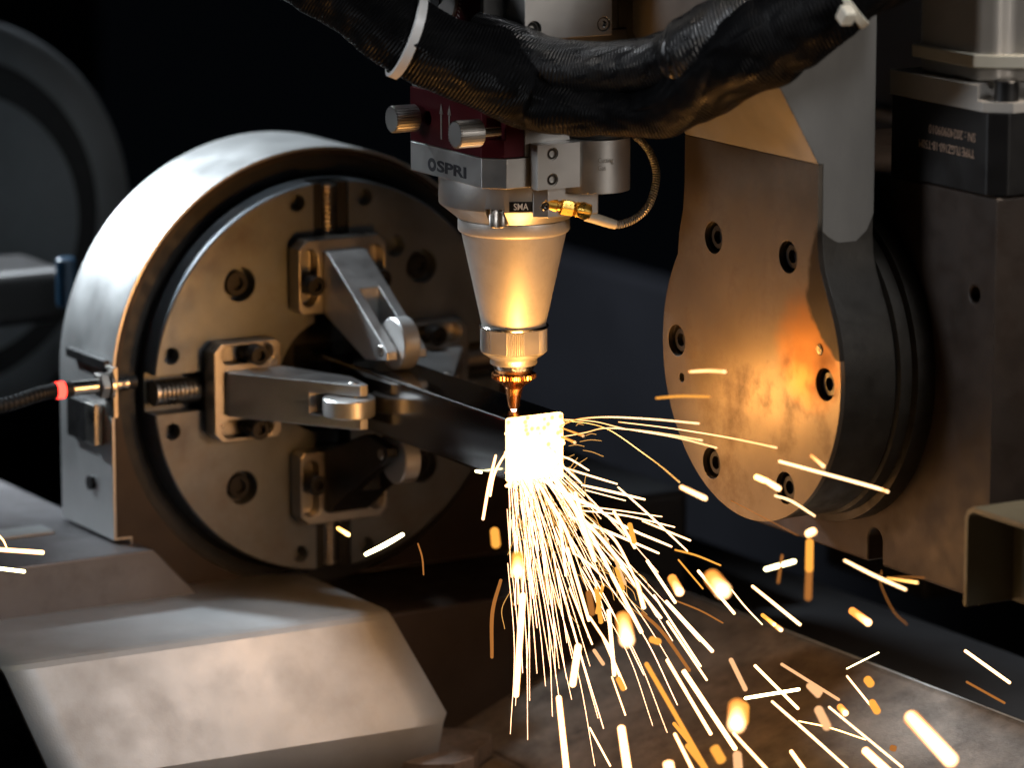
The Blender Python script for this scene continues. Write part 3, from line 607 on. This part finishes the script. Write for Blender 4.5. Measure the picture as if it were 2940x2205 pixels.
# ------------------------------------------------------------------ far chuck, out of focus
fc=root('far_chuck','dim out of focus rear chuck at the left edge','chuck',tuple(CAM+ray(-170,640)*4250))
p=CAM+ray(-170,640)*4250
Vx=p.x
obj('housing',G().lathe([(196,-90),(196,0),(188,3),(158,3),(154,-6),(132,-6)],(p.x,p.y,p.z),'x',96),M['far'],fc)
obj('dark_ring',G().lathe([(160,2),(160,5),(120,5)],(p.x,p.y,p.z),'x',96),M['darkhole'],fc)
obj('face_disc',G().lathe([(128,2),(128,30),(60,30)],(p.x,p.y,p.z),'x',96),M['far'],fc)
q=CAM+ray(90,790)*4150
obj('jaw',G().box(q.x-60,q.x+40,q.y-80,q.y+24,q.z-40,q.z+12),M['blackbox'],fc,14)
q=CAM+ray(190,810)*3950; tag(obj('hose_fitting',G().cyl(q,'z',9,-22,22,24,2),M['blue'],None,base=tuple(q)),'small blue fitting behind the chuck at left','fitting')
# ------------------------------------------------------------------ sparks
FI=emit('white_hot_filament',(1,.52,.27),6.5); WH=emit('white_hot_spark',(1,.40,.13),7.5,True); YE=emit('yellow_hot_spark',(1,.60,.16),9); OR=emit('orange_spark',(1,.40,.06),1.25); PA=emit('pale_orange_spark',(1,.52,.24),1.15); DI=emit('dim_orange_spark',(1,.36,.08),.42); GW=emit('greenish_white_spark',(1,.86,.42),10)
SM={'W':WH,'F':FI,'Y':YE,'O':OR,'P':PA,'D':DI,'G':GW}
nsp=0
for m_,c0_,s0_,c1_,s1_ in ((WH,(1,.62,.30),4.6,(1,.34,.06),1.8),(YE,(1,.60,.20),7,(1,.40,.06),1.6)):   # white core; orange bloom fringe put into the rim colour
    nt=m_.node_tree; e=nt.nodes['Emission']; lw=nt.nodes.new('ShaderNodeLayerWeight'); lw.inputs[0].default_value=.5
    rp=nt.nodes.new('ShaderNodeMapRange'); rp.inputs[1].default_value=.45; rp.inputs[2].default_value=.85; nt.links.new(lw.outputs['Facing'],rp.inputs[0])
    mc=nt.nodes.new('ShaderNodeMix'); mc.data_type='RGBA'; mc.inputs['A'].default_value=(*c0_,1); mc.inputs['B'].default_value=(*c1_,1); nt.links.new(rp.outputs[0],mc.inputs['Factor']); nt.links.new(mc.outputs['Result'],e.inputs[0])
    ms=nt.nodes.new('ShaderNodeMix'); ms.inputs[2].default_value=s0_; ms.inputs[3].default_value=s1_; nt.links.new(rp.outputs[0],ms.inputs[0]); nt.links.new(ms.outputs[0],e.inputs[1])
def spark(pts,wd,kind,off0=None,off1=None,label=None,group=None,taper=.55,into=None):
    """pts in photo pixels (2212 wide), wd its width there; nearer sparks are thicker because the lens blurs them"""
    m=len(pts); big=max(0,wd-6)
    if off0 is None: off0=min(700,12*big+rnd.uniform(-30,60))
    yl=max(y for x,y in pts); xl=pts[-1][0]
    if yl>1240 and yl<1700:                     # keep it above the tray
        t=[D0-(CAM-on(x*K,y*K,'z',-228 if x>1400 else -300)).dot(cB) for x,y in (pts[0],pts[-1])]
        off0=max(off0,t[0]+15,t[1]+15)
    if off1 is None or yl>1240: off1=off0+rnd.uniform(0,60)
    P=[Vector((*dep(x,y,off0+(off1-off0)*i/(m-1)),)) for i,(x,y) in enumerate(pts)]
    if m>2: P=cr(P,7)
    n=len(P); sc=(D0-off0)/D0
    c=abs(off0)/(D0-off0)*117                   # blur disc in photo pixels
    r0=max(.85*wd,wd-c*.5,1.2)*.5*PXMM*sc
    L=sum((P[i+1]-P[i]).length for i in range(n-1))
    # rounded ends
    d0=(P[0]-P[1]).normalized(); d1=(P[-1]-P[-2]).normalized(); q=min(r0,L*.2)
    PP=[P[0]+d0*q*.7,P[0]+d0*q*.4]+P+[P[-1]+d1*q*.4,P[-1]+d1*q*.7]
    rr=[r0*.15,r0*.7]+[r0*(taper+(1-taper)*math.sin(PI*(.15+.7*i/max(1,n-1))) if taper<1 else r0) if taper<1 else r0 for i in range(n)]+[r0*.7,r0*.15]
    g=into or G(); g.sweep(PP,rr,8 if wd<16 else 14)
    if into: return
    o=obj('spark',g,SM[kind],None,base=tuple(P[0]))
    tag(o,label,'spark',group or 'flying sparks')
    return o
def z6(*a): return [((1350+a[i]/1.572)/K,(1150+a[i+1]/1.572)/K) for i in range(0,len(a),2)]
def z8(*a): return [((2000+a[i]/2.353)/K,(1500+a[i+1]/2.353)/K) for i in range(0,len(a),2)]
def z9(*a): return [((1400+a[i]/3.687)/K,(1150+a[i+1]/3.687)/K) for i in range(0,len(a),2)]
def fu(*a): return [(a[i],a[i+1]) for i in range(0,len(a),2)]
W6,W8,W9=1/1.572/K,1/2.353/K,1/3.687/K
single=[
 (z6(207,1330,238,880),40*W6,'W','tall thick white spark below the left side of the glowing end'),
 (z6(462,1285,488,1110),42*W6,'W','short thick leaning spark right of the tall white one'),
 (z6(400,1345,440,1720),40*W6,'W','thick white spark running off the bottom edge left of centre'),
 (z6(682,1480,718,1720),50*W6,'W','wide white spark running off the bottom edge at centre'),
 (z6(690,985,708,1085),82*W6,'W','large round-ended white spark blob below the burst'),
 (z6(625,950,650,1240),26*W6,'W','straight white spark just left of the large round blob'),
 (z6(1092,800,1142,860),88*W6,'W','large white spark blob above the ridge of the tray'),
 (z6(1030,770,1192,962),18*W6,'W','narrow spark crossing the blob above the tray ridge'),
 (z6(912,805,945,865),52*W6,'W','short stout spark left of the blob above the ridge'),
 (z6(1205,1385,1202,1465),95*W6,'W','big oval white spark beside the amber offcut'),
 (z6(1235,1385,1232,1450),62*W6,'O','orange rim spark just behind the big oval one'),
 (z6(893,1635,905,1700),62*W6,'W','broad white spark cut off by the bottom edge'),
 (z6(1102,1570,1135,1628),58*W6,'O','stout orange spark near the bottom edge left of the offcut'),
 (z6(1205,1600,1212,1690),52*W6,'P','pale orange spark cut off by the bottom edge below the oval one'),
 (z6(955,392,1060,442),30*W6,'W','thick white spark in front of the flange lower left edge'),
 (z6(1290,345,1330,362),34*W6,'Y','yellow tail of the spark over the lower flange bolt'),
 (z6(1335,362,1392,398),36*W6,'W','white spark over the lower flange bolt'),
 (z6(1540,250,1595,297),18*W6,'W','short spark at the lower right rim of the flange'),
 (z6(1395,275,1808,388,1885,412),14*W6,'W','long straight spark crossing the lower right rim of the flange'),
 (z6(1375,430,1450,455,1555,522),9*W6,'W','bent spark under the lower flange bolt'),
 (z6(1535,592,1540,602),72*W6,'W','round white flare under the flange'),
 (z6(1532,640,1530,760),46*W6,'O','orange tail hanging below the round flare'),
 (z6(1530,760,1525,890),42*W6,'D','dim lower end of the tail below the round flare'),
 (z6(1335,762,1462,727),26*W6,'G','pale spark crossed by a thin one left of the flare tail'),
 (z6(1408,700,1390,822),16*W6,'D','thin dim spark crossing the pale one left of the flare'),
 (z8(1000,258,1200,360,1412,455),22*W8,'W','long spark with burst end under the drive housing notch'),
 (z8(1290,378,1490,408),16*W8,'Y','yellow side streak of the burst under the housing'),
 (z8(1250,330,1245,420,1330,600,1420,690),8*W8,'D','thin curled streak of the burst under the housing'),
 (z8(1285,380,1400,370,1540,375),9*W8,'D','thin flat streak of the burst under the housing'),
 (z8(1052,600,1160,678),66*W8,'W','stout white spark in the dark gap beyond the tray'),
 (z6(1275,840,1488,1012),22*W6,'W','straight spark over the far ridge of the tray'),
 (z6(1320,970,1372,1012),26*W6,'Y','yellow spark ending at the tray ridge'),
 (z6(1372,1012,1402,1036),30*W6,'W','small bright spark touching the tray ridge'),
 (z6(1180,855,1240,930,1318,1012),8*W6,'W','thin streak from the blob down to the ridge'),
 (z8(1815,870,2115,1085),32*W8,'W','solid white spark near the right edge of the picture'),
 (z8(1825,1080,2080,1222),20*W8,'D','dim orange spark under the solid one near the right edge'),
 (z8(1015,990,1230,882),10*W8,'G','thin spark tilted upward beyond the tray ridge'),
 (z8(1155,1065,1175,1092),72*W8,'O','round orange spark on the far slope of the tray'),
 (z8(1017,1042,1170,1232),20*W8,'W','narrow spark left of the round orange one'),
 (z8(1187,1222,1218,1275),66*W8,'O','orange oval spark at the end of the narrow one'),
 (z8(1450,1320,1720,1610),128*W8,'W','huge white spark at the lower right'),
 (z8(1140,1545,1330,1720),76*W8,'W','wide white spark by the bottom edge left of the huge one'),
 (z8(1315,1525,1340,1532),58*W8,'D','dim orange dot left of the huge white spark'),
 (z8(895,1250,1390,1657),20*W8,'W','long thin spark between amber offcut and huge spark'),
 (z8(970,1250,1005,1290),62*W8,'W','small stout white spark right of the pale oval'),
 (z8(510,1212,770,1440,1020,1665),22*W8,'W','long spark passing over the amber offcut'),
 (z8(690,1345,900,1390,1140,1470),12*W8,'Y','thin side streak branching over the amber offcut'),
 (z8(330,1190,690,1130),26*W8,'G','pale spark lying nearly level above the amber offcut'),
 (z8(395,970,685,1260),30*W8,'W','straight spark crossing the level one above the offcut'),
 (z8(640,1552,740,1690),42*W8,'W','short white spark by the bottom edge under the amber offcut'),
 (z8(825,1270,880,1380),78*W8,'P','pale orange oval spark right of the amber offcut'),
 (z8(575,960,960,1200),30*W8,'P','pale orange streak above the pale oval spark'),
 (z8(780,1120,830,1150),60*W8,'P','faint orange spot on the streak above the offcut'),
 (z6(1177,1172,1242,1305),30*W6,'P','pale orange spark on the tray above the big oval one'),
 (z6(110,592,116,648),52*W6,'O','orange oval spark left of the spray'),
 (z6(215,705,215,775),66*W6,'Y','glowing yellow spark at the left side of the spray'),
 (z6(138,812,100,960,98,1160),20*W6,'D','dim curved streak hanging left of the spray'),
 (z6(115,250,85,380,58,535),18*W6,'W','bent white spark left of the glowing end'),
 (z6(155,245,110,330,90,430),15*W6,'W','second bent spark touching the left edge of the glowing end'),
 (fu(-40,1185,92,1194),14,'W','white spark at left picture edge above the cover'),
 (fu(-30,1225,52,1235),10,'G','thin spark at left picture edge, lower of two'),
 (fu(-20,1140,5,1165,15,1185),5,'Y','tiny curved streak at the left picture edge'),
 (fu(790,1198,830,1178,870,1155),12,'G','pale wavy spark before the bottom of the chuck'),
 (fu(731,1142,752,1155),15,'Y','short yellow spark before the lower jaw plate'),
 (fu(903,1175,912,1205,915,1242),4,'D','faint orange thread right of the chuck bottom'),
 (fu(1490,803,1530,801,1566,803),7,'W','level white spark before the middle of the flange'),
 (fu(1418,860,1470,856,1532,857),6,'O','level orange spark at the left rim of the flange'),
 (fu(1028,1018,1040,1021),6,'G','tiny bright fleck on the tube lower edge'),
]
for p,wd,k,lab in single:
    off=270+rnd.uniform(-10,30) if any(t in lab for t in ('flange','flare','housing')) else None
    spark(p,wd,k,label=lab,taper=.85 if wd>20 else .7,off0=off)
G1='white streaks bursting from the glowing tube end'; L1='white-hot streak bursting rightward from the glowing tube end'
burst=[(z6(800,725,925,912),22),(z6(885,910,1092,1132),26),(z6(830,880,1040,1200),14),(z6(890,1000,1067,1262),16),(z6(640,790,772,1045),28),(z6(755,830,782,932),34),
 (z6(890,1175,1085,1505),26),(z6(965,1225,1195,1572),36),(z6(1190,1505,1360,1690),24),(z6(925,1510,1015,1690),28),
 (z6(475,420,562,722),28),(z6(650,505,742,662),24),(z6(400,510,432,790),20),(z6(440,670,535,992),22),(z6(410,250,460,270,535,316),9),(z6(405,285,500,372),14),
 (z6(430,305,540,340,662,377),10),(z6(505,382,650,415,787,447),14),(z6(520,405,700,452),8),(z6(668,392,800,510,980,680),9),(z6(450,470,620,490,865,525),7),(z6(480,495,700,520,922,572),9),
 (z6(780,545,992,632),13),(z6(540,470,700,570,908,660),12),(z6(440,520,640,600,850,690),13),(z6(330,360,470,440,560,480),24),(z6(370,330,480,500,560,720),30),(z6(460,480,640,680,740,830),18),
 (z6(560,560,660,640,770,860),14),(z6(470,690,540,740,600,800),12),(z6(420,420,520,560,640,790),20),(z6(310,380,420,560,470,690),22),(z6(740,830,860,980),20),(z6(540,980,640,1130),18),(z6(600,1070,700,1300),20),(z6(640,1250,700,1420),12),(z6(540,1480,632,1650),14),(z6(450,850,550,1100),12)]
def labels(lst,colour):                  # one label per streak, from its own look and where it ends
    out=[]
    for p,wd in lst:
        (xa,ya),(xb,yb)=p[0],p[-1]; L=math.hypot(xb-xa,yb-ya); t=math.degrees(math.atan2(yb-ya,abs(xb-xa)+1e-6))
        a='long' if L>200 else 'short' if L<90 else 'medium length'
        b='thin' if wd<11 else 'slim' if wd<17 else 'stout' if wd<27 else 'fat'
        c='steep' if t>64 else 'slanting' if t>32 else 'nearly level'
        e='close beside the tube end' if yb<1080 else 'in front of the bed block' if yb<1180 else 'in the middle of the spray' if yb<1330 else 'over the upper tray' if yb<1480 else 'low over the tray'
        out.append([f'{a} {b} {colour} {c} streak ending {e}',xb,yb])
    for s in set(o[0] for o in out):
        k=sorted([o for o in out if o[0]==s],key=lambda o:o[1]); n=len(k)
        if n>1:
            for i,o in enumerate(k): o.append({0:', leftmost such',n-1:', rightmost such'}.get(i,f', {["","second","third","fourth","fifth","sixth"][i]} such from left' if i<6 else ', inner such'))
    return [o[0]+(o[3] if len(o)>3 else '') for o in out]
for (p,wd),L1 in zip(burst,labels(burst,'white')): spark(p,wd*W6,'W',label=L1,group=G1,off0=min(500,8*max(0,wd*W6-6)+rnd.uniform(0,60)))
oran=[(z6(610,620,655,720,700,830),16),(z6(795,1190,1080,1690),28),(z6(920,1460,1010,1570),22),(z6(570,850,590,1000),28),(z6(535,870,550,960),36),(z6(720,560,740,640),30),(z6(600,830,570,960),18),(z6(660,760,690,850),22),(z6(775,960,870,1050,990,1220),18),
 (z6(940,720,1050,850),10),(z6(925,675,1020,700,1130,745),9),(z6(930,905,1040,950,1140,1005),9),(z6(670,1260,690,1300),34),(z6(560,1130,600,1190),22),(z6(1530,1290,1570,1330),36),(z6(980,1560,1080,1690),30),(z6(820,1080,850,1090),40)]
for (p,wd),L1 in zip(oran,labels(oran,'dull orange')): spark(p,wd*W6,rnd.choice('OPOD'),label=L1,group='orange streaks in the spray',taper=.8)
arcs=[(z6(412,112,460,92,520,80,640,75,830,85,1032,104),7,'W'),(z6(670,97,900,125,1150,165,1382,213),6,'W'),(z6(412,85,560,95,700,128,920,165,1112,214),5,'W'),(z6(412,165,520,145,610,125,760,135,900,155,1047,180),6,'W'),(z6(420,92,540,105,640,140,790,245,870,305,945,370),3,'Y'),
 (z6(415,125,470,145,510,160),8,'W'),(z6(412,165,450,180,472,190),11,'W'),(z6(1140,434,1250,490,1480,610),4,'D')]
AL=('topmost long arching streak flying right from the tube end','straight pale streak starting in mid air right of the tube end','long falling streak just under the topmost arching one','lowest long streak, kinked where it bends level','thin yellow streak falling towards the stout spark before the flange','short streak at the upper right edge of the tube end','short stout streak at the middle right edge of the tube end','faint long thread running below the flange')
for i,(p,wd,k) in enumerate(arcs): spark(p,wd*W6,k,label=AL[i],group='arching streaks towards the flange',off0=25,off1=240+rnd.uniform(-10,30),taper=.75)
# fan of fine filaments falling from the underside: the 104 longest as objects, the hair-thin rest as one mass
L2='thin white filament falling in the fan below the glowing tube end'; G2='filaments of the falling spark fan'
for i in range(104):
    f=rnd.random(); x0=165+f*200+rnd.uniform(-8,8); y0=300+rnd.uniform(-40,60)
    ang=R(.3+f*f*36+f*9+abs(rnd.gauss(0,2))); Ln=rnd.choice((300,450,600,800,1000))*rnd.uniform(.7,1.15)*(1-.35*f)
    y0+= 0 if rnd.random()<.55 else rnd.uniform(80,500)
    if y0>420: x0+=(y0-340)*math.tan(ang)
    bend=rnd.uniform(-.02,.12)*Ln
    P=z6(x0,y0,x0+math.sin(ang)*Ln*.5+bend*.5,y0+math.cos(ang)*Ln*.5,x0+math.sin(ang)*Ln,y0+math.cos(ang)*Ln)
    spark(P,rnd.choice((1.4,1.8,2.2,2.8,4.4))*W6,'F',off0=rnd.uniform(-10,25),off1=rnd.uniform(-15,55),label=L2,group=G2,taper=.6)
gh=G()
for i in range(120):
    f=rnd.random(); x0=180+f*260; y0=350+rnd.random()**1.5*520; ang=R(2+f*40+rnd.gauss(0,14)); Ln=rnd.uniform(40,190); b=rnd.uniform(-.25,.25)*Ln
    x0+=(y0-340)*math.tan(R(f*34))*.9
    spark(z6(x0,y0,x0+math.sin(ang)*Ln*.5+b,y0+math.cos(ang)*Ln*.5,x0+math.sin(ang)*Ln,y0+math.cos(ang)*Ln),1.2,'Y',off0=rnd.uniform(0,60),off1=rnd.uniform(0,90),into=gh)
for i in range(16):                      # curls round the tube end and broken ends of streaks
    x0=rnd.uniform(400,540); y0=rnd.uniform(90,420); ang=rnd.uniform(-.5,2.6); Ln=rnd.uniform(20,110)
    spark(z6(x0,y0,x0+math.cos(ang)*Ln*.5+rnd.uniform(-12,12),y0+math.sin(ang)*Ln*.5,x0+math.cos(ang)*Ln,y0+math.sin(ang)*Ln+12),1.1,'Y',off0=rnd.uniform(0,60),off1=rnd.uniform(0,60),into=gh)
o=obj('spark_hairs',gh,emit('fine_yellow_spark',(1,.48,.12),1.3),None,kind='stuff',base=(40,0,-60)); o['label']='hair-thin curling spark threads round the spray'
